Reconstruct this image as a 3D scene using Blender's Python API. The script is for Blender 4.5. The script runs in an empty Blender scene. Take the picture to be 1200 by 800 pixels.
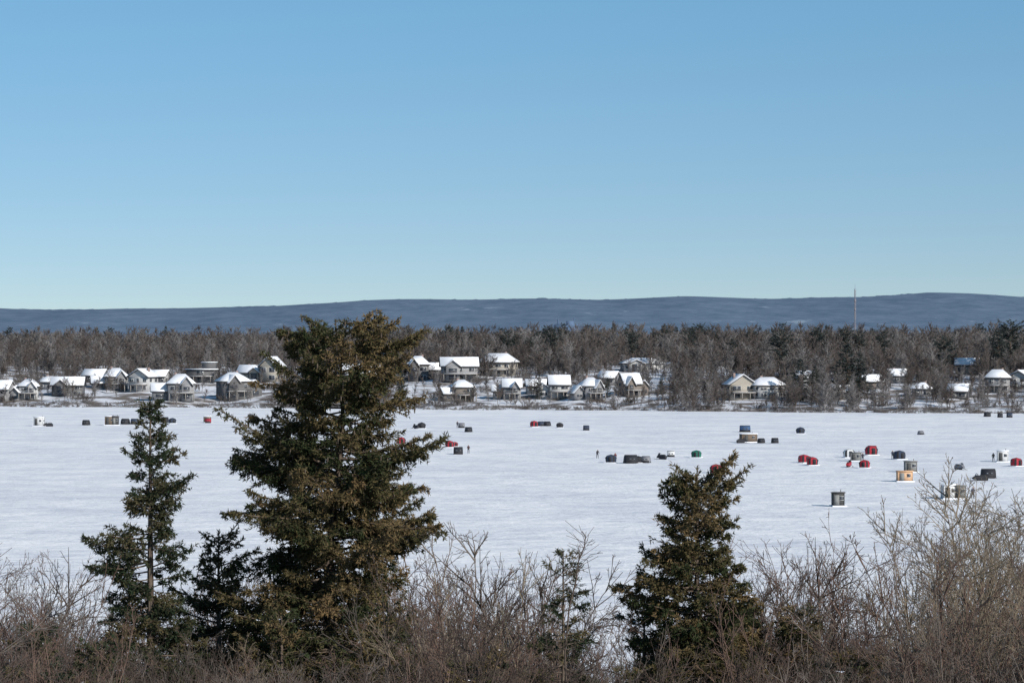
import bpy, math, random
import numpy as np
from mathutils import Vector
random.seed(7); rng=np.random.default_rng(7)
F=3403.0; CH=23.0
scene=bpy.context.scene
def link(o): scene.collection.objects.link(o); return o
# ---------------------------------------------------------------- materials
def mat(name,c1,c2=None,scale=1.0,lo=.35,hi=.65,rough=.85,attr=None,rand=False,bump=0,bscale=None,stretch=(1,1,1),spec=.2,detail=4,diff=False,nrough=.5):
    m=bpy.data.materials.new(name); m.use_nodes=True
    nt=m.node_tree; N=nt.nodes; L=nt.links; b=N['Principled BSDF']
    if diff:
        N.remove(b); b=N.new('ShaderNodeBsdfDiffuse'); L.new(b.outputs[0],N['Material Output'].inputs['Surface']); cin=b.inputs['Color']
    else:
        b.inputs['Roughness'].default_value=rough; b.inputs['Specular IOR Level'].default_value=spec; cin=b.inputs['Base Color']
    cin.default_value=(*c1,1)
    tc=N.new('ShaderNodeTexCoord'); mp=N.new('ShaderNodeMapping'); mp.inputs['Scale'].default_value=stretch
    L.new(tc.outputs['Object'],mp.inputs['Vector'])
    if c2 is not None:
        if attr:
            a=N.new('ShaderNodeAttribute'); a.attribute_name=attr; fac=a.outputs['Fac']
        elif rand:
            a=N.new('ShaderNodeObjectInfo'); fac=a.outputs['Random']
        else:
            n=N.new('ShaderNodeTexNoise'); n.inputs['Scale'].default_value=scale; n.inputs['Detail'].default_value=detail; n.inputs['Roughness'].default_value=nrough
            L.new(mp.outputs[0],n.inputs['Vector']); fac=n.outputs['Fac']
        mr=N.new('ShaderNodeMapRange'); mr.inputs['From Min'].default_value=lo; mr.inputs['From Max'].default_value=hi
        L.new(fac,mr.inputs['Value'])
        mx=N.new('ShaderNodeMix'); mx.data_type='RGBA'
        mx.inputs['A'].default_value=(*c1,1); mx.inputs['B'].default_value=(*c2,1)
        L.new(mr.outputs[0],mx.inputs['Factor']); L.new(mx.outputs['Result'],cin)
    if bump:
        n=N.new('ShaderNodeTexNoise'); n.inputs['Scale'].default_value=bscale or scale; n.inputs['Detail'].default_value=5
        L.new(mp.outputs[0],n.inputs['Vector'])
        bp=N.new('ShaderNodeBump'); bp.inputs['Strength'].default_value=1; bp.inputs['Distance'].default_value=bump
        L.new(n.outputs['Fac'],bp.inputs['Height']); L.new(bp.outputs[0],b.inputs['Normal'])
    return m
# ---------------------------------------------------------------- mesh helpers
def mkmesh(name,V,polys,mats,mids=None,var=None):
    me=bpy.data.meshes.new(name); V=np.asarray(V,dtype=np.float32)
    me.vertices.add(len(V)); me.vertices.foreach_set('co',V.ravel())
    polys=[np.asarray(p,dtype=np.int32) for p in polys]
    nl=sum(p.size for p in polys); nf=sum(len(p) for p in polys)
    me.loops.add(nl); me.polygons.add(nf)
    me.loops.foreach_set('vertex_index',np.concatenate([p.ravel() for p in polys]))
    st=[];o=0
    for p in polys:
        k=p.shape[1]; st.append(o+np.arange(len(p))*k); o+=p.size
    me.polygons.foreach_set('loop_start',np.concatenate(st).astype(np.int32))
    for m in mats: me.materials.append(m)
    if mids is not None: me.polygons.foreach_set('material_index',np.asarray(mids,dtype=np.int32))
    me.update(calc_edges=True)
    if var is not None:
        a=me.attributes.new('var','FLOAT','FACE'); a.data.foreach_set('value',np.asarray(var,dtype=np.float32))
    return me
def nrm(a): return a/np.maximum(np.linalg.norm(a,axis=-1,keepdims=True),1e-9)
def tubes(P0,P1,R0,R1,n=3):
    P0=np.asarray(P0,float);P1=np.asarray(P1,float);R0=np.asarray(R0,float);R1=np.asarray(R1,float)
    D=nrm(P1-P0); ref=np.where(np.abs(D[:,2:3])<.9,np.array([[0,0,1.]]),np.array([[1.,0,0]]))
    U=nrm(np.cross(D,ref)); W=np.cross(D,U); S=len(P0)
    V=np.zeros((S,2*n,3))
    for k in range(n):
        a=2*math.pi*k/n; o=math.cos(a)*U+math.sin(a)*W
        V[:,k]=P0+o*R0[:,None]; V[:,n+k]=P1+o*R1[:,None]
    b=(np.arange(S)*2*n)[:,None]
    Q=np.concatenate([b+np.array([[k,(k+1)%n,n+(k+1)%n,n+k]]) for k in range(n)],0)
    return V.reshape(-1,3),Q
BOXF=np.array([[0,3,2,1],[4,5,6,7],[0,1,5,4],[1,2,6,5],[2,3,7,6],[3,0,4,7]])
def boxes(lst):
    V=[];Q=[]
    for i,(cx,cy,cz,sx,sy,sz) in enumerate(lst):
        x,y,z=sx/2,sy/2,sz/2
        V+=[(cx-x,cy-y,cz-z),(cx+x,cy-y,cz-z),(cx+x,cy+y,cz-z),(cx-x,cy+y,cz-z),(cx-x,cy-y,cz+z),(cx+x,cy-y,cz+z),(cx+x,cy+y,cz+z),(cx-x,cy+y,cz+z)]
        Q.append(BOXF+8*i)
    return np.array(V),np.concatenate(Q)
def empty(name,loc,rz=0,s=1):
    e=bpy.data.objects.new(name,None); e.location=loc; e.rotation_euler=(0,0,rz); e.scale=(s,s,s); e.empty_display_size=.5; return link(e)
def part(name,par,me):
    o=bpy.data.objects.new(name,me); o.parent=par; return link(o)
def bpart(name,par,lst,m):
    V,Q=boxes(lst); return part(name,par,mkmesh(name,V,[Q],[m]))
def bevel(o,w=.05,seg=2):
    b=o.modifiers.new('b','BEVEL'); b.width=w; b.segments=seg; return o
# ---------------------------------------------------------------- terrain
SX=[-600,-180,0,162,600]; SY=[1050,1030,978,925,900]
def shore(x): return np.interp(x,SX,SY)+4*np.sin(np.asarray(x)*.05)+2.5*np.sin(np.asarray(x)*.17+1)
def tz(x,y):
    x=np.asarray(x,float); y=np.asarray(y,float)
    near=np.interp(y,[-300,0,20,45,63,100,150,185,200,215],[22,21,19.5,16.3,13.9,9.5,4,.3,-.6,-1.5])
    near=near+np.where((y<190),.25*np.sin(x*.31+y*.2)+.2*np.sin(x*.13-y*.17),0)
    u=y-shore(x)
    far=np.interp(u,[-25,-8,4,15,40,80,125,200,500,2000,5000,12000],[-1.5,-.9,.4,1.2,3.2,7.2,11.2,13,15,18,20,20])
    far=far+np.where(u>5,.5*np.sin(x*.07+y*.03)+.3*np.sin(x*.19-y*.11),0)
    return np.where(y<600,near,far)
def ray_ground(px,py,d0=880):
    for d in np.arange(d0,1700,1.0):
        if CH-(py-400)/F*d<=float(tz((px-600)/F*d,d)): return (px-600)/F*d,d
    return (px-600)/F*1300,1300
def grid(name,xs,ys,zf,m):
    X,Y=np.meshgrid(xs,ys); Z=zf(X,Y); V=np.stack([X,Y,Z],-1).reshape(-1,3)
    nx,ny=len(xs),len(ys); i=np.arange(ny-1)[:,None]*nx+np.arange(nx-1)[None,:]; i=i.ravel()[:,None]
    me=mkmesh(name,V,[np.concatenate([i,i+1,i+nx+1,i+nx],1)],[m]); me.polygons.foreach_set('use_smooth',[True]*len(me.polygons))
    return link(bpy.data.objects.new(name,me))
m_ground=mat('forest_snow',(.68,.69,.73),(.15,.125,.11),scale=.12,lo=.44,hi=.60,bump=.3,bscale=.6)
xs=np.concatenate([np.arange(-7000,-400,200),np.arange(-400,401,6),np.arange(600,7001,200)])
ys=np.concatenate([np.arange(-300,220,5),np.arange(220,880,30),np.arange(880,1300,5),np.arange(1300,1700,25),np.arange(1800,14001,400)])
grid('ground',xs,ys,tz,m_ground)
m_snow=bpy.data.materials.new('lake_snow'); m_snow.use_nodes=True
nt=m_snow.node_tree;N=nt.nodes;L=nt.links;b=N['Principled BSDF'];b.inputs['Roughness'].default_value=.7;b.inputs['Specular IOR Level'].default_value=.2
geo=N.new('ShaderNodeNewGeometry')
def noise(sc,stretch,detail=4,rotz=0):
    mp=N.new('ShaderNodeMapping'); mp.inputs['Scale'].default_value=stretch; mp.inputs['Rotation'].default_value=(0,0,rotz)
    L.new(geo.outputs['Position'],mp.inputs['Vector'])
    n=N.new('ShaderNodeTexNoise'); n.inputs['Scale'].default_value=sc; n.inputs['Detail'].default_value=detail; n.inputs['Roughness'].default_value=.6
    L.new(mp.outputs[0],n.inputs['Vector']); return n.outputs['Fac']
def rng_(f,a,b2,c=0,d=1):
    r=N.new('ShaderNodeMapRange'); r.inputs['From Min'].default_value=a;r.inputs['From Max'].default_value=b2
    r.inputs['To Min'].default_value=c;r.inputs['To Max'].default_value=d; L.new(f,r.inputs['Value']); return r.outputs[0]
def mth(op,a,b2):
    r=N.new('ShaderNodeMath'); r.operation=op
    for i,v in enumerate((a,b2)):
        if isinstance(v,(int,float)): r.inputs[i].default_value=v
        else: L.new(v,r.inputs[i])
    return r.outputs[0]
f1=rng_(noise(1,(.05,.07,1),7,.3),.40,.62)
f2=rng_(noise(1,(.2,.22,1),5,-.4),.45,.6)
f3=rng_(noise(1,(.008,.009,1),3),.4,.6)
f4=rng_(noise(1,(.05,.3,1),4,.2),.54,.62)
fac=mth('ADD',mth('MULTIPLY',f1,.42),mth('ADD',mth('MULTIPLY',f2,.28),mth('ADD',mth('MULTIPLY',f3,.15),mth('MULTIPLY',f4,.16))))
mx=N.new('ShaderNodeMix');mx.data_type='RGBA';mx.inputs['A'].default_value=(.92,.905,.90,1);mx.inputs['B'].default_value=(.60,.615,.675,1)
L.new(fac,mx.inputs['Factor']);L.new(mx.outputs['Result'],b.inputs['Base Color'])
bp=N.new('ShaderNodeBump');bp.inputs['Strength'].default_value=1;bp.inputs['Distance'].default_value=.7
hh=mth('ADD',noise(1,(.22,.4,1),6,.25),mth('MULTIPLY',noise(1,(1.2,2.0,1),4),.3))
L.new(hh,bp.inputs['Height']);L.new(bp.outputs[0],b.inputs['Normal'])
grid('frozen_lake',np.linspace(-3000,3000,60),np.linspace(150,1090,40),lambda X,Y:X*0,m_snow)
# ---------------------------------------------------------------- far hills
m_hill=mat('hazy_forest_hill',(.088,.132,.195),(.155,.210,.280),scale=.012,lo=.34,hi=.66,spec=0,stretch=(1,.5,4),detail=15,nrough=.75,diff=True)  # distance haze is painted in: blue-grey base colours, no atmosphere in between
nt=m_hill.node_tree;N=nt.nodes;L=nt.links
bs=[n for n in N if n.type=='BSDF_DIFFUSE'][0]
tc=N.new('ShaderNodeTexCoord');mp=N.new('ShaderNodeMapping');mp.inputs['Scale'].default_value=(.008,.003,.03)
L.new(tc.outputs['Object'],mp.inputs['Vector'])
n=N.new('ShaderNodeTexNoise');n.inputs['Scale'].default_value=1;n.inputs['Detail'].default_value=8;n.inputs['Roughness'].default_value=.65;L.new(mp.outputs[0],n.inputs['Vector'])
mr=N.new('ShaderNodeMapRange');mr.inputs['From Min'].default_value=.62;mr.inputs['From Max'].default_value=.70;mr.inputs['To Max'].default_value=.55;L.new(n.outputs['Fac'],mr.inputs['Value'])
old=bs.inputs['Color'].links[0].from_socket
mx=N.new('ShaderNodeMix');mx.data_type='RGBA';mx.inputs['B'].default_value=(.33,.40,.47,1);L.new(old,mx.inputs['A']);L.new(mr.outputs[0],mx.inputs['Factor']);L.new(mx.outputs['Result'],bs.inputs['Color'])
hp=[-900,0,130,230,330,370,430,520,600,700,800,900,1000,1040,1080,1130,1200,2000];hy=[366,362,363,361,359,356,352,351,350,351,348,350,349,346,343,345,348,356]
def hz(X,Y):
    top=CH+(400-np.interp(X/2.94+600,hp,hy))*2.94
    t=np.clip((Y-7000)/3000,0,1); s=t*t*(3-2*t); back=np.clip((Y-10400)/2000,0,1)
    crest=rng.uniform(-1,1,X.shape)*3.0*(t>.97)
    lump=8*np.sin(X*.0031+Y*.0011)+6*np.sin(X*.0073-Y*.0017+2)+3*np.sin(X*.017+Y*.002)
    return -10+(top+10)*s*(1-.6*back)+crest+lump*s*(1-t)*2.0+1.6*np.sin(X*.013)
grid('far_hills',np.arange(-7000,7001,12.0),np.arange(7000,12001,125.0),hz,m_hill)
# ---------------------------------------------------------------- scatter via geometry nodes
def scatter(name,pts,rz,sc,pid,protos):
    col=bpy.data.collections.new(name+'_kinds')
    for i,me in enumerate(protos): col.objects.link(bpy.data.objects.new('%s_kind_%02d'%(name,i),me))
    me=bpy.data.meshes.new(name); pts=np.asarray(pts,np.float32); n=len(pts)
    me.vertices.add(n); me.vertices.foreach_set('co',pts.ravel())
    r=np.zeros((n,3),np.float32); r[:,2]=rz; r[:,0]=rng.normal(0,.03,n); r[:,1]=rng.normal(0,.03,n)
    me.attributes.new('rot','FLOAT_VECTOR','POINT').data.foreach_set('vector',r.ravel())
    me.attributes.new('scl','FLOAT_VECTOR','POINT').data.foreach_set('vector',np.asarray(sc,np.float32).ravel())
    me.attributes.new('pid','INT','POINT').data.foreach_set('value',np.asarray(pid,np.int32))
    o=link(bpy.data.objects.new(name,me))
    ng=bpy.data.node_groups.new(name,'GeometryNodeTree')
    ng.interface.new_socket('Geometry',in_out='INPUT',socket_type='NodeSocketGeometry')
    ng.interface.new_socket('Geometry',in_out='OUTPUT',socket_type='NodeSocketGeometry')
    gi=ng.nodes.new('NodeGroupInput');go=ng.nodes.new('NodeGroupOutput')
    ci=ng.nodes.new('GeometryNodeCollectionInfo');ci.inputs['Collection'].default_value=col
    ci.inputs['Separate Children'].default_value=True;ci.inputs['Reset Children'].default_value=True
    ip=ng.nodes.new('GeometryNodeInstanceOnPoints');ip.inputs['Pick Instance'].default_value=True
    def na(nm,t):
        a=ng.nodes.new('GeometryNodeInputNamedAttribute');a.data_type=t;a.inputs['Name'].default_value=nm;return a.outputs['Attribute']
    l=ng.links.new
    l(gi.outputs[0],ip.inputs['Points']);l(ci.outputs[0],ip.inputs['Instance']);l(na('pid','INT'),ip.inputs['Instance Index'])
    l(na('rot','FLOAT_VECTOR'),ip.inputs['Rotation']);l(na('scl','FLOAT_VECTOR'),ip.inputs['Scale']);l(ip.outputs[0],go.inputs[0])
    md=o.modifiers.new('scatter','NODES');md.node_group=ng
    return o
# ---------------------------------------------------------------- woody plants
def grow_plant(r,H,nst,spread,r0,lv,child,cl,gnarl=.1,upb=.05,start=.3,rmin=.004,lean=.35):
    segs=[]
    def go(p,d,Ln,rad,l):
        n=(7,4,3,2)[l]; st=Ln/n; pts=[(p,d)]
        for i in range(n):
            d=d+r.normal(0,gnarl,3)+np.array([0,0,upb]); d=d/np.linalg.norm(d); q=p+d*st
            ra=max(rmin,rad*(1-i/n*.75)); rb=max(rmin,rad*(1-(i+1)/n*.75)); segs.append((p,q,ra,rb)); p=q; pts.append((p,d))
        if l<lv:
            for k in range(child[l]):
                t=r.uniform(start if l==0 else .15,1)*n; i=min(int(t),n-1); f=t-i
                c=pts[i][0]*(1-f)+pts[i+1][0]*f; dd=pts[i+1][1]
                a=r.normal(0,1,3); a-=dd*a.dot(dd); a/=np.linalg.norm(a)
                ang=r.uniform(.35,.95); nd=dd*math.cos(ang)+a*math.sin(ang)
                go(c,nd,Ln*r.uniform(*cl)*(1-.55*t/n),rad*.5,l+1)
    for s in range(nst):
        a=r.uniform(0,6.28); rr=spread*math.sqrt(r.uniform(0,1)); ln=r.uniform(.05,lean)
        d=np.array([math.cos(a)*ln,math.sin(a)*ln,1.]); go(np.array([math.cos(a)*rr,math.sin(a)*rr,-.1]),d/np.linalg.norm(d),H*r.uniform(.45,1),r0*r.uniform(.5,1.2),0)
    P0=np.array([s[0] for s in segs]);P1=np.array([s[1] for s in segs]);A=np.array([s[2] for s in segs]);B=np.array([s[3] for s in segs])
    return P0,P1,A,B
m_fb=[mat('bare_twigs_brown',(.100,.083,.078),(.160,.138,.127),rand=True,lo=0,hi=1,diff=True),  # far-shore twigs: colours greyed and lightened to paint in distance haze
      mat('bare_twigs_grey',(.15,.138,.135),(.26,.243,.24),rand=True,lo=0,hi=1,diff=True)]
treeB=[];
for i in range(7):
    V_,Q_=tubes(*grow_plant(np.random.default_rng(20+i),15,1 if i<5 else 3,.8,.17,2,(34,6,0),(.22,.42),.05,.06,.25,.05,.1))
    treeB.append(mkmesh('bare_tree_kind',V_,[Q_],[m_fb[0] if i%3 else m_fb[1]]))
shrubF=[]
for i in range(4):
    V_,Q_=tubes(*grow_plant(np.random.default_rng(50+i),4,12,1.5,.05,2,(7,3,0),(.3,.55),.1,.03,.2,.03,.5))
    shrubF.append(mkmesh('far_shrub_kind',V_,[Q_],[m_fb[1] if i%2 else m_fb[0]]))
# ---------------------------------------------------------------- conifers
def conifer(r,H,uL,eL,uR,eR,ubot,nbm,sec,nd,nl,nw,a_ctrl=(.7,.35,.0,-.2),lump=.3,brown=.3,trunk_r=.12,bowx=0,cones=0,snow=0,mats=None,hole=.0):
    nb=int((ubot)*nbm); u=np.sort(r.uniform(.02,1,nb)**.95*ubot); az=np.arange(nb)*2.39996+r.normal(0,.35,nb)
    cz=np.cos(az); RL=np.interp(u,uL,eL);RR=np.interp(u,uR,eR); w=(1+cz)/2; w=w*w*(3-2*w); R=RL*(1-w)+RR*w
    ph=r.uniform(0,6.28,6)
    lum=np.sin(u*3.1+2*az+ph[0])*.5+np.sin(u*5.3-3*az+ph[1])*.35+np.sin(u*1.7+az+ph[2])*.4
    Ln=np.maximum(.14,R*(1+lump*lum-.08)*r.uniform(.5,1.1,nb))
    keep=r.uniform(0,1,nb)>hole*(lum<-.2); u,az,Ln,lum=u[keep],az[keep],Ln[keep],lum[keep]; nb=len(u)
    fr=u/max(ubot,1e-3); a=np.interp(fr,[0,.15,.5,1],a_ctrl)+r.normal(0,.17,nb); bb=r.uniform(.0,.28,nb)
    bx=lambda uu: bowx*np.sin(uu*.9)
    base=np.stack([bx(u),0*u,H-u-.3*Ln*np.clip(a,0,1)],1); d=np.stack([np.cos(az),np.sin(az),0*az],1)
    T=np.linspace(0,1,7)
    def ax(i,t): 
        t=np.asarray(t)[:,None]; return base[i]+d[i]*(Ln[i])[:,None]*t+np.array([[0,0,1.]])*Ln[i][:,None]*(a[i][:,None]*t+bb[i][:,None]*t*t)
    idx=np.arange(nb); P=np.stack([ax(idx,np.full(nb,t)) for t in T],1)
    A0=P[:,:-1].reshape(-1,3);A1=P[:,1:].reshape(-1,3)
    rr=(.008+.012*Ln)[:,None]*(1-T[None,:]*.8); w0=[A0];w1=[A1];wr0=[rr[:,:-1].ravel()];wr1=[rr[:,1:].ravel()]
    abr=np.repeat(idx,6); at=np.tile(T[:-1],nb)
    n2=np.maximum(4,(Ln/sec*2).astype(int)); i2=np.repeat(idx,n2); m=len(i2)
    t2=r.uniform(.1,1.0,m)**.7; p2=ax(i2,t2); tan=nrm(ax(i2,np.minimum(t2+.05,1.05))-ax(i2,t2-.05)); side=np.where(r.uniform(0,1,m)<.5,-1.,1.)
    per=np.stack([-d[i2][:,1],d[i2][:,0],0*side],1)*side[:,None]
    l2=np.clip((.13+.40*Ln[i2]*(1-t2))*r.uniform(.5,1.2,m),.06,.8)
    ang=r.uniform(.5,1.1,m)[:,None]; dd=nrm(tan*np.cos(ang)+per*np.sin(ang)+np.stack([0*l2,0*l2,r.uniform(-.75,.25,m)],1))
    q2=p2+dd*l2[:,None]
    i3=np.repeat(np.arange(m),4); t3=r.uniform(.15,1,len(i3))[:,None]; p3=p2[i3]+(q2[i3]-p2[i3])*t3
    d3=nrm(dd[i3]+r.normal(0,.6,(len(i3),3))+np.array([[0,0,-.15]])); l3=(l2[i3]*.32*(1.2-t3[:,0])+.05); q3=p3+d3*l3[:,None]
    w0.append(p2);w1.append(q2);wr0.append(np.full(m,.006));wr1.append(np.full(m,.003))
    sel=at>.3; ss0=np.array([[bx(0.),0,H-.4]]);ss1=np.array([[bx(0.),0,H+.02]])
    S0=np.concatenate([A0[sel],p2,p3,ss0,ss0]);S1=np.concatenate([A1[sel],q2,q3,ss1,ss1]);BI=np.concatenate([abr[sel],i2,i2[i3],[0,0]])
    ls=np.linalg.norm(S1-S0,axis=1); cnt=r.poisson(ls*nd); k=np.repeat(np.arange(len(S0)),cnt); K=len(k)
    o=S0[k]+(S1[k]-S0[k])*r.uniform(0,1,(K,1)); D=nrm(S1[k]-S0[k]); Rv=r.normal(0,1,(K,3)); Rv=nrm(Rv-D*np.sum(Rv*D,1,keepdims=True))
    nd_=nrm(D*.75+Rv*.8); ln=(nl*r.uniform(.6,1.3,K))[:,None]; sd=nrm(np.cross(nd_,r.normal(0,1,(K,3))))*(nw*.5)
    tv=np.stack([o-sd,o+sd,o+nd_*ln],1).reshape(-1,3); tf=np.arange(3*K).reshape(-1,3)
    bv=np.clip(r.uniform(0,1,nb)*.5+ .3*(lum>.1)+r.normal(0,.12,nb),0,1)
    bv=bv*np.where(r.uniform(0,1,nb)<brown*2,1,.45); var=np.clip(bv[BI[k]]+r.normal(0,.13,K),0,1)
    uu=np.linspace(0,H,14); tp=np.stack([bx(uu)*(uu<ubot),0*uu,H-uu],1); tr=.01+trunk_r*uu/H
    w0.append(tp[:-1]);w1.append(tp[1:]);wr0.append(tr[:-1]);wr1.append(tr[1:])
    if cones:
        ci=r.integers(0,m,cones*6); ci=ci[(u[i2[ci]]<ubot*.42)][:cones]; cp=q2[ci]; w0.append(cp);w1.append(cp+np.array([[0,0,-.09]]));wr0.append(np.full(len(cp),.02));wr1.append(np.full(len(cp),.012))
    WV,WQ=tubes(np.concatenate(w0),np.concatenate(w1),np.concatenate(wr0),np.concatenate(wr1))
    mi=[np.zeros(len(WQ)),np.ones(K)]
    Vs=[WV,tv]; polys=[WQ,tf+len(WV)]; vv=[np.zeros(len(WQ)),var]
    if snow:
        si=r.integers(0,m,snow); c=(p2[si]+q2[si])/2+np.array([[0,0,.02]]); sv=[];
        for j in range(3):
            an=r.uniform(0,6.28,snow); e=np.stack([np.cos(an)*.09,np.sin(an)*.06,r.uniform(-.02,.04,snow)],1); sv.append(c+e)
        sv=np.stack(sv,1).reshape(-1,3); sf=np.arange(len(sv)).reshape(-1,3)+len(WV)+len(tv)
        Vs.append(sv); polys[1]=np.concatenate([polys[1],sf]); mi.append(np.full(snow,2)); vv.append(np.zeros(snow))
    return mkmesh('conifer',np.concatenate(Vs),polys,mats,np.concatenate(mi),np.concatenate(vv))
m_bark=mat('spruce_bark',(.10,.075,.06),(.16,.13,.105),scale=8,diff=True)
m_need=mat('spruce_needles',(.038,.048,.023),(.175,.120,.062),attr='var',lo=.15,hi=1.0,diff=True)
m_needd=mat('spruce_needles_dark',(.028,.040,.023),(.12,.095,.05),attr='var',lo=.15,hi=1.0,diff=True)
m_sn=mat('clumped_snow',(.85,.86,.9))
m_fneed=mat('far_needles',(.042,.052,.053),(.075,.082,.072),attr='var',lo=0,hi=1,diff=True)  # skyline needles, haze put into the colour as a paler grey-green
def place_spruce(name,px,pytop,d,envL,envR,**kw):
    x=(px-600)/F*d; zt=CH-(pytop-400)/F*d; zg=float(tz(x,d)); H=zt-zg+.15
    s=d/F; uL=[(p[0]-pytop)*s for p in envL];eL=[p[1]*s for p in envL];uR=[(p[0]-pytop)*s for p in envR];eR=[p[1]*s for p in envR]
    me=conifer(np.random.default_rng(int(px)),H,uL,eL,uR,eR,min(H-.3,(880-pytop)*s),**kw)
    o=bpy.data.objects.new(name,me); o.location=(x,d,zg-.15); return link(o)
place_spruce('spruce_tree',393,376,58,[(365,26),(385,46),(400,70),(430,98),(462,104),(488,76),(512,112),(550,142),(600,154),(632,94),(660,112),(720,120),(900,118)],
  [(365,18),(385,42),(410,72),(430,102),(465,112),(495,76),(530,116),(572,142),(605,104),(640,130),(690,96),(720,118),(900,124)],
  nbm=52,sec=.10,nd=40,nl=.078,nw=.028,lump=.42,brown=.5,cones=500,snow=60,bowx=.15,mats=[m_bark,m_need,m_sn],hole=.6,trunk_r=.17,a_ctrl=(.4,.15,.0,-.2))
place_spruce('spruce_tree',176,464,56,[(462,4),(500,22),(530,34),(560,40),(600,46),(630,72),(660,78),(700,60),(750,80),(900,92)],
  [(462,4),(500,20),(540,28),(580,40),(620,44),(650,50),(700,60),(900,70)],
  nbm=38,sec=.10,nd=40,nl=.075,nw=.027,lump=.42,brown=.25,snow=12,mats=[m_bark,m_needd,m_sn],hole=.55)
place_spruce('spruce_tree',256,622,62,[(612,8),(640,28),(680,44),(740,60),(900,70)],[(612,8),(640,28),(680,50),(740,60),(900,70)],
  nbm=36,sec=.11,nd=36,nl=.085,nw=.03,lump=.45,brown=.5,mats=[m_bark,m_need,m_sn],hole=.5)
place_spruce('spruce_tree',817,548,54,[(543,14),(560,30),(580,48),(600,44),(640,66),(680,66),(700,82),(750,98),(900,106)],
  [(543,14),(560,32),(590,56),(620,52),(660,66),(700,64),(750,76),(900,90)],
  nbm=58,sec=.1,nd=42,nl=.073,nw=.027,lump=.36,brown=.45,snow=30,mats=[m_bark,m_need,m_sn],hole=.45)
place_spruce('young_spruce_tree',660,645,48,[(640,4),(670,15),(700,22),(740,32),(900,44)],[(640,4),(670,16),(700,24),(740,36),(900,44)],
  nbm=24,sec=.09,nd=42,nl=.065,nw=.022,lump=.45,brown=.3,trunk_r=.05,mats=[m_bark,m_needd,m_sn],hole=.5)
for px,py,dd_,wd,br in [(45,735,52,75,.3),(930,712,56,90,.9),(455,705,54,75,.7),(115,755,50,70,.3),(330,715,55,80,.6),(755,715,55,60,.5),(870,705,57,70,.6),(1010,765,50,80,.6),(560,765,48,70,.6)]:
    place_spruce('spruce_tree',px,py,dd_,[(py-5,10),(py+25,wd*.5),(900,wd)],[(py-5,10),(py+25,wd*.48),(900,wd*.9)],nbm=32,sec=.12,nd=34,nl=.075,nw=.028,lump=.45,brown=br,snow=12,mats=[m_bark,m_needd if br<.5 else m_need,m_sn],hole=.4)
# ---------------------------------------------------------------- foreground shrubs
cols=[((.108,.070,.057),(.172,.118,.096)),((.12,.098,.085),(.19,.16,.14)),((.19,.15,.11),(.26,.215,.16)),((.058,.044,.038),(.098,.075,.063))]
mt=[mat('shrub_bark_%d'%i,c[0],c[1],rand=True,lo=0,hi=1,diff=True) for i,c in enumerate(cols)]
kinds=[]
for i in range(9):
    mi=[0,1,0,3,1,1,2,2,3][i]
    if mi==2: g=grow_plant(np.random.default_rng(90+i),5.2,9,.6,.026,3,(12,6,2),(.25,.5),.08,.04,.22,.0048,.32)
    elif i in(4,8): g=grow_plant(np.random.default_rng(90+i),5,7,.5,.038,3,(9,5,2),(.35,.55),.12,.01,.25,.0054,.6)
    else: g=grow_plant(np.random.default_rng(90+i),5,16,.9,.023,3,(7,5,1),(.28,.5),.09,.035,.25,.005,.42)
    V_,Q_=tubes(*g); kinds.append((mkmesh('shrub_kind_%d'%i,V_,[Q_],[mt[mi]]),V_[:,2].max()))
sp=[0,40,100,140,230,300,400,500,530,565,610,640,700,740,800,880,915,960,990,1020,1060,1085,1130,1170,1220]
sy=[632,626,668,708,655,640,635,650,622,606,634,690,712,700,685,640,602,612,645,675,660,592,556,545,540]
def shr(px,d,py,k):
    x=(px-600)/F*d; zg=float(tz(x,d)); zt=CH-(py-400)/F*d
    return (x,d,zg),(zt-zg)/kinds[k][1]
clear=[(393,105,58),(176,60,56),(256,45,62),(817,75,54),(660,26,48)]
def infront(px,d): return any(abs(px-c)<w and d<dd+2 for c,w,dd in clear)
pts=[];rz=[];sc=[];pid=[]
for i in range(275):
    px=random.uniform(-250,1450); d=random.uniform(44,92); base=np.interp(px,sp,sy); py=base+6+abs(random.gauss(0,52))
    if 640<px<745: py+=12
    if infront(px,d): 
        if random.random()<.5: d=random.uniform(62,92)
        else: py=max(py,random.uniform(715,770))
    if px>1070: k=random.choice([6,7,6,7,1,0])
    elif random.random()<.06: k=random.choice([6,7])
    else: k=random.choice([0,1,2,3,0,5,2,4,8,3])
    loc,s=shr(px,d,py,k)
    if s<.3: continue
    pts.append(loc);rz.append(random.uniform(0,6.28));sc.append([max(s,.5)*random.uniform(.7,1.15)]*2+[s]);pid.append(k)
for i in range(220):
    px=random.uniform(-250,1450); d=random.uniform(40,75); k=random.choice([0,3,5,3,3,8,1]); py=random.gauss(752,26)
    if infront(px,d): py=max(py,random.uniform(745,790))
    loc,s=shr(px,d,py,k)
    if s<.15: continue
    pts.append(loc);rz.append(random.uniform(0,6.28));sc.append([max(s,.6)]*2+[s]);pid.append(k)
scatter('shrub_thicket',pts,rz,sc,pid,[k[0] for k in kinds])
for px,d,py,k in [(15,55,622,0),(75,60,646,2),(520,60,628,1),(560,62,600,4),(610,60,636,8),(440,64,655,0),(345,64,665,3),(905,60,604,0),(945,57,602,2),(975,62,630,0),(1045,60,655,1),(1095,58,582,6),(1120,52,560,7),(1150,55,545,7),(1172,58,538,6),(1195,52,532,6),(760,66,695,3),(700,50,715,1),(880,62,650,3)]:
    loc,s=shr(px,d,py,k); o=bpy.data.objects.new('bare_shrub',kinds[k][0]); o.location=loc; o.scale=(s,s,s); o.rotation_euler=(0,0,random.uniform(0,6.28)); link(o)
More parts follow.
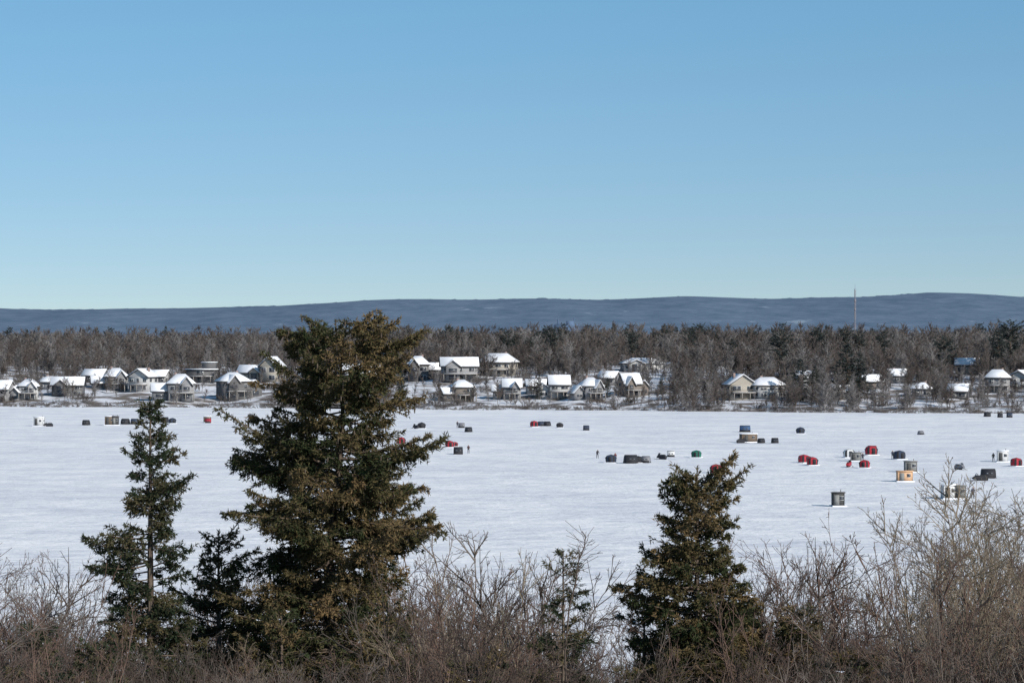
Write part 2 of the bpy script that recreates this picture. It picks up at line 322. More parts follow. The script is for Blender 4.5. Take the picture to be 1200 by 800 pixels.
P=[(0,0,0),(.05,0,1.5),(.0,0,2.6),(.08,0,3.5),(.22,0,4.05),(.26,.02,4.4),(.38,.02,4.7),(.40,0,4.9),(.33,0,5.0)]
q0=np.array(P[:-1]);q1=np.array(P[1:]);rr=np.linspace(.022,.01,9)
tw0=[];tw1=[]
for i in range(46):
    t=random.uniform(1.5,6.9);k=int(t);p=np.array(P[k])*(1-t+k)+np.array(P[k+1])*(t-k);tw0.append(p);tw1.append(p+np.array([random.uniform(-.4,.4),random.uniform(-.3,.3),random.uniform(.02,.35)]))
V_,Q_=tubes(np.concatenate([q0,tw0]),np.concatenate([q1,tw1]),np.concatenate([rr[:-1],np.full(46,.006)]),np.concatenate([rr[1:],np.full(46,.004)]))
o=link(bpy.data.objects.new('bare_sapling',mkmesh('sapling',V_,[Q_],[mt[3]]))); x=(662-600)/F*47; zg=float(tz(x,47)); o.location=(x,47,zg); s=(CH-(622-400)/F*47-zg)/5.0; o.scale=(s,s,s)
# ---------------------------------------------------------------- houses
m_roofsnow=mat('roof_snow',(.86,.86,.88),(.72,.73,.77),scale=.35)
m_fascia=mat('roof_fascia',(.11,.105,.105))
m_glass=mat('window_glass',(.06,.066,.078),rough=.2,spec=.5)
m_trim=mat('white_trim',(.5,.5,.49))
m_deck=mat('deck_wood',(.24,.22,.205),(.30,.275,.255),scale=2)
m_brick=mat('chimney_brick',(.22,.16,.145),(.28,.21,.19),scale=5)
walls={k:mat('siding_'+k,c,tuple(v*.85 for v in c),scale=1.5,stretch=(1,1,8)) for k,c in dict(white=(.46,.46,.46),beige=(.38,.345,.30),grey=(.27,.27,.28),dark=(.13,.128,.132),brown=(.21,.18,.16),blue=(.20,.22,.26)).items()}
def roofgeo(w,dp,z0,rise,kind,oh):
    x,y=w/2+oh,dp/2+oh; rx=max(x-y*.75,x*.3)
    V=[(-x,-y,z0),(x,-y,z0),(x,y,z0),(-x,y,z0),(-rx,0,z0+rise),(rx,0,z0+rise)]; return V,[(0,1,5,4),(2,3,4,5)],[(1,2,5),(3,0,4)]
def snowroof(e,name,w,dp,z,rise,kind,ox=0,oy=0,W=None):
    oh=.62
    if kind=='hip':
        bpart(name+'_fascia',e,[(ox,oy-dp/2-.55,z+.02,w+1.3,.12,.3),(ox,oy+dp/2+.55,z+.02,w+1.3,.12,.3),(ox-w/2-.6,oy,z+.02,.1,dp+.98,.3),(ox+w/2+.6,oy,z+.02,.1,dp+.98,.3)],m_fascia)
        V,q,t=roofgeo(w,dp,z+.3,rise,kind,oh); V=V+[(a,b_,c-.12) for a,b_,c in V[:4]]; V=[(a+ox,b_+oy,c) for a,b_,c in V]
        q=q+[(0,6,7,1),(1,7,8,2),(2,8,9,3),(3,9,6,0),(6,9,8,7)]
        part(name,e,mkmesh('roof',V,[np.array(q),np.array(t)],[m_roofsnow])); return
    for nm,th,up,m in ((name,.26,.27,m_roofsnow),(name+'_sheathing',.26,0,m_fascia)):
        g=oh if m is m_fascia else oh-.06
        if kind=='gable':
            y=dp/2+g; k=rise/(dp/2); xx=w/2+g; R=[(0,rise),(y,rise-k*y)]
            V=[];Q=[]
            for sd in(-1,1):
                b0=len(V)
                for x_ in(-xx,xx):
                    for (yy,zz) in R:
                        V.append((ox+x_,oy+sd*yy,z+zz+up));V.append((ox+x_,oy+sd*yy,z+zz+up+th))
                Q+=[(b0+1,b0+3,b0+7,b0+5),(b0,b0+4,b0+6,b0+2),(b0+2,b0+6,b0+7,b0+3),(b0,b0+2,b0+3,b0+1),(b0+4,b0+5,b0+7,b0+6)]
        else:
            x_=w/2+g; k=rise/(w/2); yy=dp/2+g; V=[];Q=[]
            for sd in(-1,1):
                b0=len(V)
                for y_ in(-yy,yy):
                    for (xx,zz) in [(0,rise),(x_,rise-k*x_)]:
                        V.append((ox+sd*xx,oy+y_,z+zz+up));V.append((ox+sd*xx,oy+y_,z+zz+up+th))
                Q+=[(b0+1,b0+3,b0+7,b0+5),(b0,b0+4,b0+6,b0+2),(b0+2,b0+6,b0+7,b0+3),(b0,b0+2,b0+3,b0+1),(b0+4,b0+5,b0+7,b0+6)]
        part(nm,e,mkmesh('roof',V,[np.array(Q)],[m]))
def gablewall(e,w,dp,hw,rise,kind,W,ox=0,oy=0):
    if kind=='hip': return
    if kind=='front': V=[(-w/2,-dp/2,hw),(w/2,-dp/2,hw),(0,-dp/2,hw+rise),(-w/2,dp/2,hw),(w/2,dp/2,hw),(0,dp/2,hw+rise)]
    else: V=[(-w/2,-dp/2,hw),(-w/2,dp/2,hw),(-w/2,0,hw+rise),(w/2,-dp/2,hw),(w/2,dp/2,hw),(w/2,0,hw+rise)]
    part('gable_walls',e,mkmesh('gable',[(a+ox,b_+oy,c) for a,b_,c in V],[np.array([(0,1,2),(3,5,4)])],[W]))
def house(name,px,py,wpx,hpx,kind,col,seed):
    r=random.Random(seed); x,d=ray_ground(px,py); s=d/F; w=wpx*s; h=hpx*s; z=float(tz(x,d))
    e=empty(name,(x,d,z-.3),r.uniform(-.5,.5)); dp=min(max(w*.6,6.5),10.5); rise=max(2.0,h*r.uniform(.32,.42)); hw=max(2.6,h-rise+.3)
    if kind=='flat': rise=0; hw=h
    W=walls[col]; wing=(wpx>30 and kind!='flat' and r.random()<.75); side=r.choice([-1,1])
    if wing:
        ww=w*.38; w=w*.64; wx=side*(w/2+ww/2-.02); hh=hw*r.uniform(.5,.75); wd=dp*.7; wk='front' if r.random()<.4 else 'gable'
        bpart('wing_walls',e,[(wx,.8,hh/2,ww,wd,hh)],W); gablewall(e,ww,wd,hh,rise*.7,wk,W,wx,.8)
        snowroof(e,'wing_roof',ww,wd,hh,rise*.7,wk,wx,.8)
        bpart('wing_window',e,[(wx,.8-wd/2-.04,hh*.55,ww*.55,.06,hh*.32)],m_glass)
    bpart('walls',e,[(0,0,hw/2,w,dp,hw)],W)
    if kind!='flat':
        gablewall(e,w,dp,hw,rise,kind,W); snowroof(e,'snowy_roof',w,dp,hw,rise,kind)
        if r.random()<.5 and kind!='front' and wpx>28:
            gw=w*.38; gx=-side*w*.2; gd=1.8
            bpart('bay_walls',e,[(gx,-dp/2-gd/2,hw/2-.02,gw,gd,hw-.1)],W)
            yy=-dp/2-gd; gr=rise*.7
            gablewall(e,gw,dp*.5+gd,hw-.07,gr,'front',W,gx,-dp/4-gd/2-.02); snowroof(e,'bay_roof',gw,dp*.5+gd,hw-.07,gr,'front',gx,-dp/4-gd/2-.02)
            bpart('bay_window',e,[(gx,yy-.06,hw*.72,gw*.6,.06,1.5),(gx,yy-.06,hw*.28,gw*.6,.06,1.6)],m_glass)
        bpart('chimney',e,[(side*w*.2,dp*.12,hw+rise*.7+.4,.8,.8,rise*.7+.5)],m_brick)
    else:
        bpart('snowy_roof',e,[(0,0,hw+.2,w+1,dp+1,.35)],m_roofsnow); bpart('fascia',e,[(0,0,hw-.1,w+.9,dp+.9,.2)],m_fascia)
        bpart('upper_floor',e,[(w*.2,1,hw+1.5,w*.45,dp*.5,2.3)],W); bpart('upper_roof',e,[(w*.2,1,hw+2.8,w*.5,dp*.6,.3)],m_roofsnow)
    fl=2 if hw>4.0 else 1; fh=hw/fl; gl=[];tr=[]
    n=max(2,int(w/r.uniform(2.4,4)))
    for f in range(fl):
        for i in range(n):
            cx=-w/2+w*(i+.5)/n; ww=w/n*r.uniform(.3,.72); wh=fh*r.uniform(.3,.6); cz=fh*f+fh*.52
            if r.random()<.18: continue
            tr.append((cx,-dp/2-.02,cz,ww+.25,.05,wh+.25)); gl.append((cx,-dp/2-.05,cz,ww,.05,wh))
            tr.append((cx,-dp/2-.08,cz,.08,.03,wh))
        for i in range(2):
            for sd in(-1,1):
                gl.append((sd*(w/2+.02),-dp/4+i*dp/2,fh*f+fh*.55,.06,1.3,1.2))
    if tr: bpart('window_trim',e,tr,m_trim)
    bpart('windows',e,gl,m_glass)
    if r.random()<.6 and fl==2:
        dz=fh-.1; L_=[(0,-dp/2-1.6,dz,w*.96,3.0,.22)]; n=4
        for i in range(n): L_.append((-w*.46+w*.92*i/(n-1),-dp/2-2.95,dz/2,.24,.24,dz-.22))
        L_.append((0,-dp/2-3.0,dz+1.1,w*.96,.08,.08))
        for i in range(22): L_.append((-w*.47+w*.94*i/21,-dp/2-3.0,dz+.58,.05,.05,.95))
        bpart('deck',e,L_,m_deck); bpart('deck_snow',e,[(0,-dp/2-1.5,dz+.19,w*.9,2.6,.12)],m_roofsnow)
    return (px,wpx,d)
HL=[(4,470,32,23,'gable','grey'),(34,467,34,22,'hip','white'),(80,463,36,20,'gable','dark'),(136,456,40,24,'hip','grey'),(168,458,28,25,'front','white'),
(212,469,48,30,'hip','grey'),(238,447,34,15,'flat','dark'),(273,468,48,31,'hip','dark'),(297,447,32,18,'gable','beige'),(319,446,22,27,'front','beige'),(112,447,24,13,'gable','grey'),(186,448,22,13,'gable','white'),(58,455,22,12,'hip','grey'),
(490,446,38,28,'hip','dark'),(538,446,42,26,'gable','grey'),(584,440,40,25,'hip','beige'),(541,470,34,24,'hip','brown'),(600,467,32,22,'gable','grey'),(628,460,22,14,'gable','white'),
(655,466,36,25,'gable','white'),(692,467,32,24,'hip','grey'),(738,464,32,25,'gable','brown'),(752,434,72,14,'hip','white'),(714,450,20,12,'gable','grey'),
(867,468,32,28,'front','beige'),(899,465,34,22,'hip','white'),(1020,455,24,14,'gable','brown'),(1134,438,28,17,'gable','beige'),(1169,459,28,25,'hip','grey'),(1197,455,24,20,'front','white'),(1124,466,22,15,'gable','dark'),(1052,448,22,11,'gable','grey'),(944,450,20,11,'gable','white'),(1080,464,22,13,'hip','grey'),(985,467,20,12,'gable','brown'),(420,455,48,27,'gable','brown')]
houses=[house('lakeside_house',*h,seed=i*7+3) for i,h in enumerate(HL)]
# ---------------------------------------------------------------- forests
pts=[];rz=[];sc=[];pid=[]
offx=[-400,0,330,400,500,620,700,745,770,850,870,905,925,1090,1130,1200,1600]; offv=[60,100,95,70,100,110,100,50,12,12,45,45,8,8,30,35,40]
def blocked(px,d,m=0,back=8):
    for hx,hw,hd in houses:
        if abs(px-hx)<hw/2+m and d<hd+back: return True
    return False
for i in range(11500):
    px=random.uniform(-400,1600); u=random.uniform(0,1)**1.15*520
    x=(px-600)/F*1100; d=float(shore(x))+u; x=(px-600)/F*d
    if u<np.interp(px,offx,offv)+random.uniform(-14,14): continue
    if blocked(px,d) and random.random()<.88: continue
    h=random.uniform(.7,1.12)
    if u<90: h*=.5+.3*random.random()
    elif u<200: h*=.82
    if px<350: h*=.93
    pts.append((x,d,float(tz(x,d))-.2));rz.append(random.uniform(0,6.28));w=random.uniform(1.1,1.6);sc.append((h*w,h*w,h));pid.append(random.randrange(7))
for i in range(850):
    px=random.uniform(-100,1300); u=random.uniform(10,115); x=(px-600)/F*1030; d=float(shore(x))+u; x=(px-600)/F*d
    if blocked(px,d,0,5) and random.random()<.5: continue
    if 120<px<300 and u<40 and random.random()<.6: continue
    h=random.uniform(.28,.62); pts.append((x,d,float(tz(x,d))-.2));rz.append(random.uniform(0,6.28));sc.append((h*1.4,h*1.4,h));pid.append(random.randrange(7))
scatter('distant_forest',pts,rz,sc,pid,treeB)
pts=[];rz=[];sc=[];pid=[]
for i in range(4600):
    px=random.uniform(-300,1500)
    mode=random.random()
    u=random.uniform(-1,9) if mode<.33 else (random.uniform(4,100) if mode<.75 else random.uniform(90,420))
    x=(px-600)/F*1000; d=float(shore(x))+u; x=(px-600)/F*d
    if blocked(px,d,0,4) and (u>22 or random.random()<.5): continue
    if 110<px<300 and u<60 and random.random()<.6: continue
    s=random.uniform(.35,1.0)*(.5 if u<9 else 1)*(1.2 if u>100 else 1); pts.append((x,d,float(tz(x,d))-.1));rz.append(random.uniform(0,6.28));sc.append((s*1.5,s*1.5,s));pid.append(random.randrange(4))
scatter('shoreline_brush',pts,rz,sc,pid,shrubF)
con=[]
for i in range(4):
    r=np.random.default_rng(300+i); H=15
    if i<2: U=[0,2,6,10,14];E=[.3,1.2,2.4,3.1,3.3]
    else: U=[0,1,3,6,8,9];E=[.8,2.4,3.2,2.8,1.6,.3]
    con.append(conifer(r,H,U,E,U,E,U[-1],nbm=10 if i<2 else 11,sec=.5,nd=6,nl=.42,nw=.2,lump=.35,brown=.4,trunk_r=.2,mats=[m_bark,m_fneed]))
for px,py,top,k,wd in [(915,445,388,2,1.2),(938,470,420,0,1.4),(955,462,428,1,1.3),(993,466,402,0,1.6),(1008,464,412,1,1.3),(1107,447,395,2,1.3),(1184,440,376,2,1.4),(1170,445,388,3,1.1),(775,462,440,1,1.0),(712,466,442,0,1.1),(880,430,386,2,1.1),(470,470,430,0,1),(632,468,438,1,.9)]:
    x,d=ray_ground(px,py); z=float(tz(x,d)); H=(py-top)*d/F; o=bpy.data.objects.new('pine_tree',con[k]); s=H/15; o.scale=(s*wd,s*wd,s); o.location=(x,d,z-.2); o.rotation_euler=(0,0,random.uniform(0,6)); link(o)
pts=[];rz=[];sc=[];pid=[]
for i in range(240):
    px=random.choice([random.uniform(-300,1500),random.gauss(880,120),random.gauss(560,90)]); x=(px-600)/F*1300; u=random.uniform(150,520); d=float(shore(x))+u; x=(px-600)/F*d
    if blocked(px,d,0,10): continue
    s=random.uniform(.5,1.1); pts.append((x,d,float(tz(x,d))));rz.append(random.uniform(0,6));sc.append((s,s,s));pid.append(random.randrange(4))
scatter('distant_conifers',pts,rz,sc,pid,con)
m_rock=mat('shore_rock',(.11,.10,.095),(.24,.23,.22),scale=2); V=[];T=[]
for i in range(700):
    x=random.uniform(-230,230); y=float(shore(x))+random.uniform(-2,3); s=random.uniform(.25,.8); z=max(0,float(tz(x,y))); b0=len(V)
    for k in range(6): a=k*1.047; V.append((x+s*math.cos(a)*random.uniform(.7,1.3),y+s*math.sin(a)*random.uniform(.7,1.3),z-.1))
    V.append((x+random.uniform(-.2,.2)*s,y,z+s*random.uniform(.5,1)))
    T+=[(b0+k,b0+(k+1)%6,b0+6) for k in range(6)]
link(bpy.data.objects.new('shoreline_rocks',mkmesh('rocks',V,[np.array(T)],[m_rock])))
# ---------------------------------------------------------------- radio tower and plant
m_steel=mat('tower_steel',(.20,.21,.25),(.26,.23,.24),scale=.12,lo=.49,hi=.51)
d=2500; x=(1002-600)/F*d; Ht=CH+62/F*d-17; A=[];B=[];
leg=[(math.cos(a)*.8,math.sin(a)*.8) for a in (0.3,2.39,4.49)]
zz=np.arange(0,Ht,2.2)
for i in range(3):
    lx,ly=leg[i]; mx_,my_=leg[(i+1)%3]; A.append((lx,ly,0));B.append((lx,ly,Ht))
    for z in zz[:-1]: A.append((lx,ly,z));B.append((mx_,my_,z+2.2)); A.append((lx,ly,z));B.append((mx_,my_,z))
V_,Q_=tubes(A,B,np.full(len(A),.11),np.full(len(A),.11),4)
e=empty('radio_tower',(x,d,17)); part('lattice_mast',e,mkmesh('mast',V_,[Q_],[m_steel]))
V_,Q_=tubes([(0,0,Ht-1)],[(0,0,Ht+4)],[.15],[.08],6); part('antenna',e,mkmesh('ant',V_,[Q_],[m_steel]))
bpart('dish_mounts',e,[(0,-1.2,Ht*.8,1.4,.6,1.4),(0,-1.2,Ht*.65,1.2,.6,1.2)],m_steel)
m_ind=mat('blue_cladding',(.07,.115,.19),(.11,.16,.25),scale=.1)
d=3400;x=(664-600)/F*d;e=empty('industrial_plant',(x,d,17))
bpart('main_hall',e,[(0,0,13,30,20,26)],m_ind);bpart('tall_block',e,[(4,2,15,9,9,30)],m_ind);bpart('side_hall',e,[(20,0,12,16,14,24)],m_ind);bpart('roof_edge',e,[(-7,0,26.2,12,18,.4)],m_ind)
V_,Q_=tubes([(-10,3,0),(9,5,0)],[(-10,3,32),(9,5,34)],[1.0,.7],[.7,.5],8);part('stacks',e,mkmesh('stk',V_,[Q_],[m_ind]))
# ---------------------------------------------------------------- ice shelters
m_black=mat('black_fabric',(.025,.025,.028),(.038,.038,.042),scale=3)
fab={k:mat('fabric_'+k,c,tuple(v*.8 for v in c),scale=3,rough=.6) for k,c in dict(red=(.38,.03,.045),black=(.03,.031,.037),blue=(.05,.10,.2),teal=(.02,.16,.17),green=(.02,.15,.10),white=(.7,.7,.7),navy=(.04,.055,.09),grey=(.22,.22,.24)).items()}
wood={k:mat('hut_'+k,c,tuple(v*.75 for v in c),scale=3,stretch=(6,6,1)) for k,c in dict(brown=(.17,.13,.10),dark=(.08,.08,.08),grey=(.24,.24,.235),white=(.65,.65,.65),orange=(.66,.42,.26),green=(.07,.12,.09)).items()}
def ice(px,py): d=CH/((py-400)/F); return (px-600)/F*d,d
def hub_tent(px,py,col,s=1,rz=None):
    x,y=ice(px,py); e=empty('ice_fishing_tent',(x,y,0),random.uniform(-.6,.6) if rz is None else rz,s*.88)
    prof=[(0,1.08),(.12,1.12),(.55,1.2),(.95,1.24),(1.35,1.17),(1.62,1.02),(1.72,.86),(1.86,.45),(1.95,.08)]; V=[];n=32
    for z,r_ in prof:
        for k in range(n):
            a=2*math.pi*k/n; c,s_=math.cos(a),math.sin(a); p=5.0; q=(abs(c)**p+abs(s_)**p)**(-1/p)
            bul=1+.07*math.cos(4*a)*(1 if .3<z<1.5 else .2); V.append((r_*q*c*bul,r_*q*s_*bul,z))
    V.append((0,0,1.98)); Q=[(j*n+k,j*n+(k+1)%n,(j+1)*n+(k+1)%n,(j+1)*n+k) for j in range(8) for k in range(n)]
    T=[(8*n+k,8*n+(k+1)%n,9*n) for k in range(n)]
    mi=[1 if j<1 or (k in(3,4,11,12,19,20,27,28) and j<6) else 0 for j in range(8) for k in range(n)]+[0]*n
    part('fabric_shell',e,mkmesh('shell',V,[np.array(Q),np.array(T)],[fab[col],m_black],mi))
    bpart('door_panel',e,[(.1,-1.36,.85,.75,.04,1.3)],m_black)
    bpart('window_panels',e,[(-1.36,0,1.15,.04,.5,.35),(1.36,0,1.15,.04,.5,.35)],m_glass)
    A=[(math.cos(a)*1.0,math.sin(a)*1.0,1.75) for a in(.785,2.356,3.927,5.498)]; V_,Q_=tubes(A,[(0,0,1.99)]*4,[.02]*4,[.02]*4); part('roof_poles',e,mkmesh('poles',V_,[Q_],[m_black]))
    bevel(bpart('snow_skirt',e,[(0,-1.3,.07,2.7,.4,.16),(0,1.3,.07,2.7,.4,.16),(-1.25,0,.06,.4,2.2,.14),(1.25,0,.06,.4,2.2,.14)],m_sn),.06)
def flip_tent(px,py,col,s=1,rz=None,w=2.0):
    x,y=ice(px,py); e=empty('ice_fishing_shelter',(x,y,0),random.uniform(-.5,.5) if rz is None else rz,s*.95)
    pr=[(-1.25,.1),(-1.3,.6),(-1.05,1.15),(-.6,1.55),(0,1.68),(.55,1.5),(.95,1.05),(1.2,.5),(1.25,.1)]; n=len(pr)
    V=[(sx*w/2*(1 if 0<i<n-1 else 1.02),p[0],p[1]) for sx in(-1,1) for i,p in enumerate(pr)]
    Q=[(i,i+1,n+i+1,n+i) for i in range(n-1)]; V+=[(-w/2-.08,0,.7),(w/2+.08,0,.7)]; T=[(i+1,i,2*n) for i in range(n-1)]+[(n+i,n+i+1,2*n+1) for i in range(n-1)]+[(0,n-1,2*n),(2*n-1,n,2*n+1)]
    mi=[1 if i in(0,3,7) else 0 for i in range(n-1)]+[0]*(2*(n-1))+[0,0]
    part('fabric_shell',e,mkmesh('shell',V,[np.array(Q),np.array(T)],[fab[col],m_black],mi))
    bevel(bpart('sled_base',e,[(0,.5,.16,w+.15,1.7,.3)],m_black),.08); bpart('window_panels',e,[(-.4,-1.22,.9,.5,.04,.3),(.4,-1.22,.9,.5,.04,.3)],m_glass)
    V_,Q_=tubes([(-w/2,-.6,.1),(w/2,-.6,.1)],[(-w/2,-2.2,.05),(w/2,-2.2,.05)],[.03]*2,[.03]*2);part('tow_bar',e,mkmesh('tow',V_,[Q_],[m_black]))
def hut(px,py,col,w=2.4,h=1.9,dp=2.0,rz=None,open_=False):
    x,y=ice(px,py); e=empty('ice_fishing_hut',(x,y,0),random.uniform(-.35,.35) if rz is None else rz)
    W=wood[col]; z=.15
    bpart('walls',e,[(0,0,z+h/2,w,dp,h)],W)
    V=[(-w/2-.12,-dp/2-.12,z+h+.02),(w/2+.12,-dp/2-.12,z+h+.02),(w/2+.12,dp/2+.12,z+h-.0),(-w/2-.12,dp/2+.12,z+h-.0)]; V+=[(a,b_,c+(.2 if b_<0 else .1)) for a,b_,c in V]
    part('roof',e,mkmesh('roof',V,[BOXF],[m_roofsnow if col in('white','brown') else wood[col]]))
    bpart('door',e,[(-w*.22,-dp/2-.03,z+h*.45,.7,.06,h*.82)],wood['grey'] if col in('dark','orange') else wood['dark'])
    bpart('window',e,[(w*.24,-dp/2-.03,z+h*.6,.55,.06,.45),(w/2+.03,0,z+h*.6,.06,.6,.45)],m_glass)
    bpart('window_frame',e,[(w*.24,-dp/2-.02,z+h*.6+.26,.65,.07,.06),(w*.24,-dp/2-.02,z+h*.6-.26,.65,.07,.06)],m_trim)
    bpart('corner_boards',e,[(sx*(w/2-.03),sy*(dp/2+.012),z+h/2,.12,.03,h) for sx in(-1,1) for sy in(-1,1)],W)
    bpart('runners',e,[(-w*.4,0,.07,.12,dp+.6,.15),(w*.4,0,.07,.12,dp+.6,.15)],wood['dark'])
    V_,Q_=tubes([(w*.3,dp*.2,z+h)],[(w*.3,dp*.2,z+h+.5)],[.05],[.05],8); part('stovepipe',e,mkmesh('pipe',V_,[Q_],[m_fascia]))
    bevel(bpart('snow_bank',e,[(0,-dp/2-.25,.06,w+.6,.5,.2),(0,dp/2+.25,.06,w+.6,.5,.2)],m_sn),.08)
def snowmobile(px,py,col='black',rz=None):
    x,y=ice(px,py); e=empty('snowmobile',(x,y,0),random.uniform(0,6) if rz is None else rz)
    pr=[(-1.45,.35),(-1.4,.7),(-.9,.82),(-.1,.78),(.2,.95),(.6,.92),(1.1,.62),(1.35,.42),(1.1,.25),(-1.3,.2)]; n=len(pr)
    V=[(a,sy*.26*(1 if a<0.1 else 1.35 if a<1 else .7),z) for sy in(-1,1) for a,z in pr]; me=bpy.data.meshes.new('body')
    F_=[tuple(range(n)),tuple(range(2*n-1,n-1,-1))]+[(i,n+i,n+(i+1)%n,(i+1)%n) for i in range(n)]
    me.from_pydata(V,[],F_); me.materials.append(fab[col]); bevel(part('body',e,me),.06)
    bevel(bpart('seat',e,[(-.6,0,.88,1.1,.36,.16)],m_black),.05); bevel(bpart('track',e,[(-.45,0,.18,2.0,.4,.32)],m_black),.12)
    bpart('skis',e,[(1.0,-.45,.04,1.1,.14,.05),(1.0,.45,.04,1.1,.14,.05)],m_black)
    V_,Q_=tubes([(1,-.45,.06),(1,.45,.06),(.35,-.35,1.12),(.45,-.02,.9)],[(.8,-.2,.45),(.8,.2,.45),(.35,.35,1.12),(.35,0,1.12)],[.03]*4,[.03]*4,5); part('struts_and_handlebar',e,mkmesh('st',V_,[Q_],[m_black]))
    part('windshield',e,mkmesh('ws',[(.75,-.28,.9),(.75,.28,.9),(.5,.2,1.25),(.5,-.2,1.25)],[np.array([(0,1,2,3)])],[m_glass]))
def person(px,py,jc,rz=0,stoop=0,stride=.12):
    x,y=ice(px,py); e=empty('person',(x,y,0),rz)
    st=stoop
    J=[(0,0,.95),(.0,-.02-.05*st,1.15),(0,-.04-.2*st,1.42),(0,-.05-.26*st,1.52),(0,-.07-.3*st,1.62),(0,-.08-.32*st,1.76),
       (.2,-.04-.2*st,1.42),(.27,-.08-.25*st,1.15),(.24,-.25-.25*st,.98),(-.2,-.04-.2*st,1.42),(-.27,-.02-.25*st,1.15),(-.26,-.16-.25*st,.95),
       (.11,0,.88),(.13,-stride,.48),(.13,-stride*.6,.08),(.14,-stride*.6-.18,.05),(-.11,0,.88),(-.12,stride*.6,.48),(-.13,stride,.08),(-.14,stride-.18,.05)]
    E=[(0,1),(1,2),(2,3),(3,4),(4,5),(2,6),(6,7),(7,8),(2,9),(9,10),(10,11),(0,12),(12,13),(13,14),(14,15),(0,16),(16,17),(17,18),(18,19)]
    R=[.17,.17,.19,.075,.11,.08,.09,.07,.05,.09,.07,.05,.11,.085,.06,.045,.11,.085,.06,.045]
    me=bpy.data.meshes.new('figure'); me.from_pydata(J,E,[])
    o=part('figure',e,me); md=o.modifiers.new('s','SKIN'); 
    for i,v in enumerate(me.skin_vertices[0].data): v.radius=(R[i],R[i]*.8); v.use_root=(i==0)
    sb=o.modifiers.new('u','SUBSURF'); sb.levels=1; sb.render_levels=1
    m=bpy.data.materials.new('clothes'); m.use_nodes=True; nt=m.node_tree; tc=nt.nodes.new('ShaderNodeTexCoord'); sp_=nt.nodes.new('ShaderNodeSeparateXYZ'); cr=nt.nodes.new('ShaderNodeValToRGB')
    mu=nt.nodes.new('ShaderNodeMath'); mu.operation='MULTIPLY'; mu.inputs[1].default_value=.5
    nt.links.new(tc.outputs['Object'],sp_.inputs[0]); nt.links.new(sp_.outputs['Z'],mu.inputs[0]); nt.links.new(mu.outputs[0],cr.inputs[0]); nt.links.new(cr.outputs[0],nt.nodes['Principled BSDF'].inputs['Base Color'])
    cr.color_ramp.interpolation='CONSTANT'; el=cr.color_ramp.elements; el[0].color=(.02,.02,.03,1); el[1].position=.46; el[1].color=(*jc,1)
    a=el.new(.775); a.color=(.45,.28,.2,1); a=el.new(.86); a.color=(.03,.03,.03,1); me.materials.append(m)
HT=hub_tent;FT=flip_tent
hut(46,499,'white',2.6,2.2);snowmobile(56,499.5);FT(101,498,'black',.9);hut(129,498,'brown',2.6,2.2);hut(135.5,498,'dark',1.6,2.2);FT(147,497,'black');FT(158,497,'navy');snowmobile(165,498)
FT(193,495,'black');HT(202,496,'navy',.9);hut(243,495,'brown',2.0,1.5);FT(244,495.4,'red',.8)
HT(335,537,'teal',1.2);HT(470,520,'red',.9);HT(494,502,'black',.95);snowmobile(487,502);person(536,501,(.03,.03,.05));FT(541,501,'grey',.8);FT(549,506,'black',.8)
HT(527,524,'red',.85);FT(537,532,'black',.95,0);HT(533,523,'red',.6)
HT(626,500,'red',.95);FT(634,499,'navy',.8);FT(641,499,'black',.8);HT(656,501,'black',.8);FT(687,504,'navy',.8)
person(700,537,(.02,.02,.03),.3,.6);HT(716,542,'navy',.9);person(721,541,(.12,.02,.02));FT(739,542.5,'black',1.0,.2,2.4);HT(748,542,'black',.75);FT(757,542,'grey',.8)
HT(816,536,'green',.85);HT(839,554,'red',.9);FT(786,535,'white',.75,0);snowmobile(775,538)
FT(873,506,'blue',1.05,0,2.6);hut(877,518,'brown',3.6,1.7,2);FT(892,519,'black',.7);FT(908,519,'black',.75);HT(938,508,'navy',.95)
HT(942,542,'red',.9);HT(952,545,'red',.9,.2);HT(946,541,'red',.7);person(1011,541,(.02,.02,.03))
HT(995,536,'white',1.0);hut(1003,540,'grey',2.0,1.4);HT(1021,533,'red',1.1);FT(1022,530,'red',.9);HT(1013,548,'red',.85);HT(1054,538,'navy',1.0)
hut(1067,553,'grey',2.0,1.7);hut(1060,564,'orange',2.4,1.5,2,0);hut(982,593,'dark',1.5,1.7,1.5,.1)
hut(1112,584,'white',1.9,1.8,2,.1);hut(1125,584,'grey',1.6,1.7,2,-.1);FT(1158,560,'black',1.0,0,2.4);snowmobile(1148,563);hut(1175,541,'white',2.0,1.9);HT(1191,546,'red',.9)
snowmobile(1125,550,'grey');FT(1079,509,'grey',.6);FT(1157,488,'black',.9);FT(1172,489,'black',.8);FT(1183,489,'navy',.9);snowmobile(870,519);person(1046,538,(.02,.03,.05));person(549,531,(.05,.02,.02))
person(1140,584,(.03,.03,.06),.4);snowmobile(995,547,'red');person(1164,541,(.02,.02,.02))
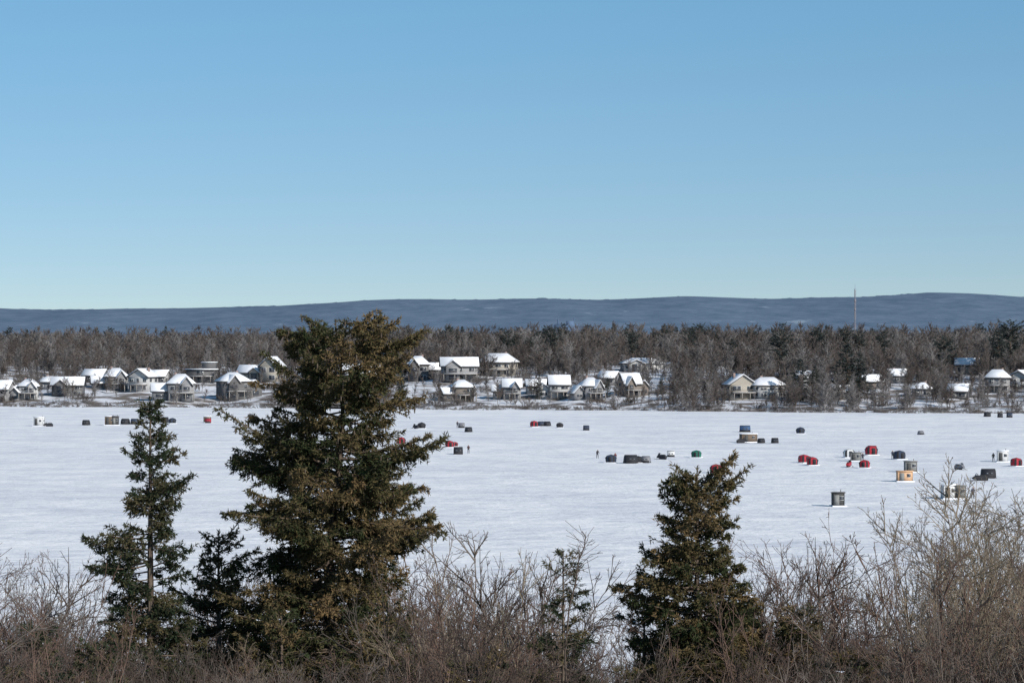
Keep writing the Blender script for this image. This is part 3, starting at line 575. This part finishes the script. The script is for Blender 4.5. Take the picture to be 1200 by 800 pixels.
# ---------------------------------------------------------------- light, sky, camera
el=math.radians(29); az=math.radians(136)
S=Vector((math.sin(az)*math.cos(el),math.cos(az)*math.cos(el),math.sin(el)))
sun=bpy.data.lights.new('sun','SUN'); sun.energy=4.7; sun.angle=math.radians(.5); sun.color=(1,.945,.87)
so=link(bpy.data.objects.new('sun',sun)); so.rotation_euler=S.to_track_quat('Z','Y').to_euler(); so.location=(50,-50,80)
w=bpy.data.worlds.new('World'); scene.world=w; w.use_nodes=True; N=w.node_tree.nodes; L=w.node_tree.links
bg=N['Background']; bg.inputs['Strength'].default_value=.135
sk=N.new('ShaderNodeTexSky'); sk.sky_type='NISHITA'; sk.sun_disc=False; sk.sun_elevation=el; sk.sun_rotation=az; sk.altitude=200; sk.air_density=1.0; sk.dust_density=.6; sk.ozone_density=1.5
tc=N.new('ShaderNodeTexCoord'); mp=N.new('ShaderNodeMapping'); mp.inputs['Scale'].default_value=(1,1,2.3); mp.inputs['Location'].default_value=(0,0,.075)
L.new(tc.outputs['Generated'],mp.inputs['Vector']); nn=N.new('ShaderNodeVectorMath'); nn.operation='NORMALIZE'; L.new(mp.outputs[0],nn.inputs[0]); L.new(nn.outputs[0],sk.inputs['Vector'])
# haze tint of the air near the horizon versus higher up
sx=N.new('ShaderNodeSeparateXYZ'); L.new(tc.outputs['Generated'],sx.inputs[0]); mr=N.new('ShaderNodeMapRange'); mr.inputs['From Min'].default_value=.0; mr.inputs['From Max'].default_value=.12; L.new(sx.outputs['Z'],mr.inputs['Value'])
ht=N.new('ShaderNodeMix'); ht.data_type='RGBA'; ht.inputs['A'].default_value=(.82,.76,.72,1); ht.inputs['B'].default_value=(.84,1.16,1.14,1); L.new(mr.outputs[0],ht.inputs['Factor'])
tm=N.new('ShaderNodeMix'); tm.data_type='RGBA'; tm.blend_type='MULTIPLY'; tm.inputs['Factor'].default_value=1; L.new(ht.outputs['Result'],tm.inputs['B'])
L.new(sk.outputs[0],tm.inputs['A']); L.new(tm.outputs['Result'],bg.inputs['Color'])
cam=bpy.data.cameras.new('camera'); cam.lens=36*F/1200; cam.sensor_width=36; cam.clip_start=1; cam.clip_end=40000
co=link(bpy.data.objects.new('camera',cam)); co.location=(0,0,CH); co.rotation_euler=(math.radians(90),0,0); scene.camera=co
scene.view_settings.view_transform='Standard'; scene.view_settings.look='None'; scene.view_settings.exposure=0
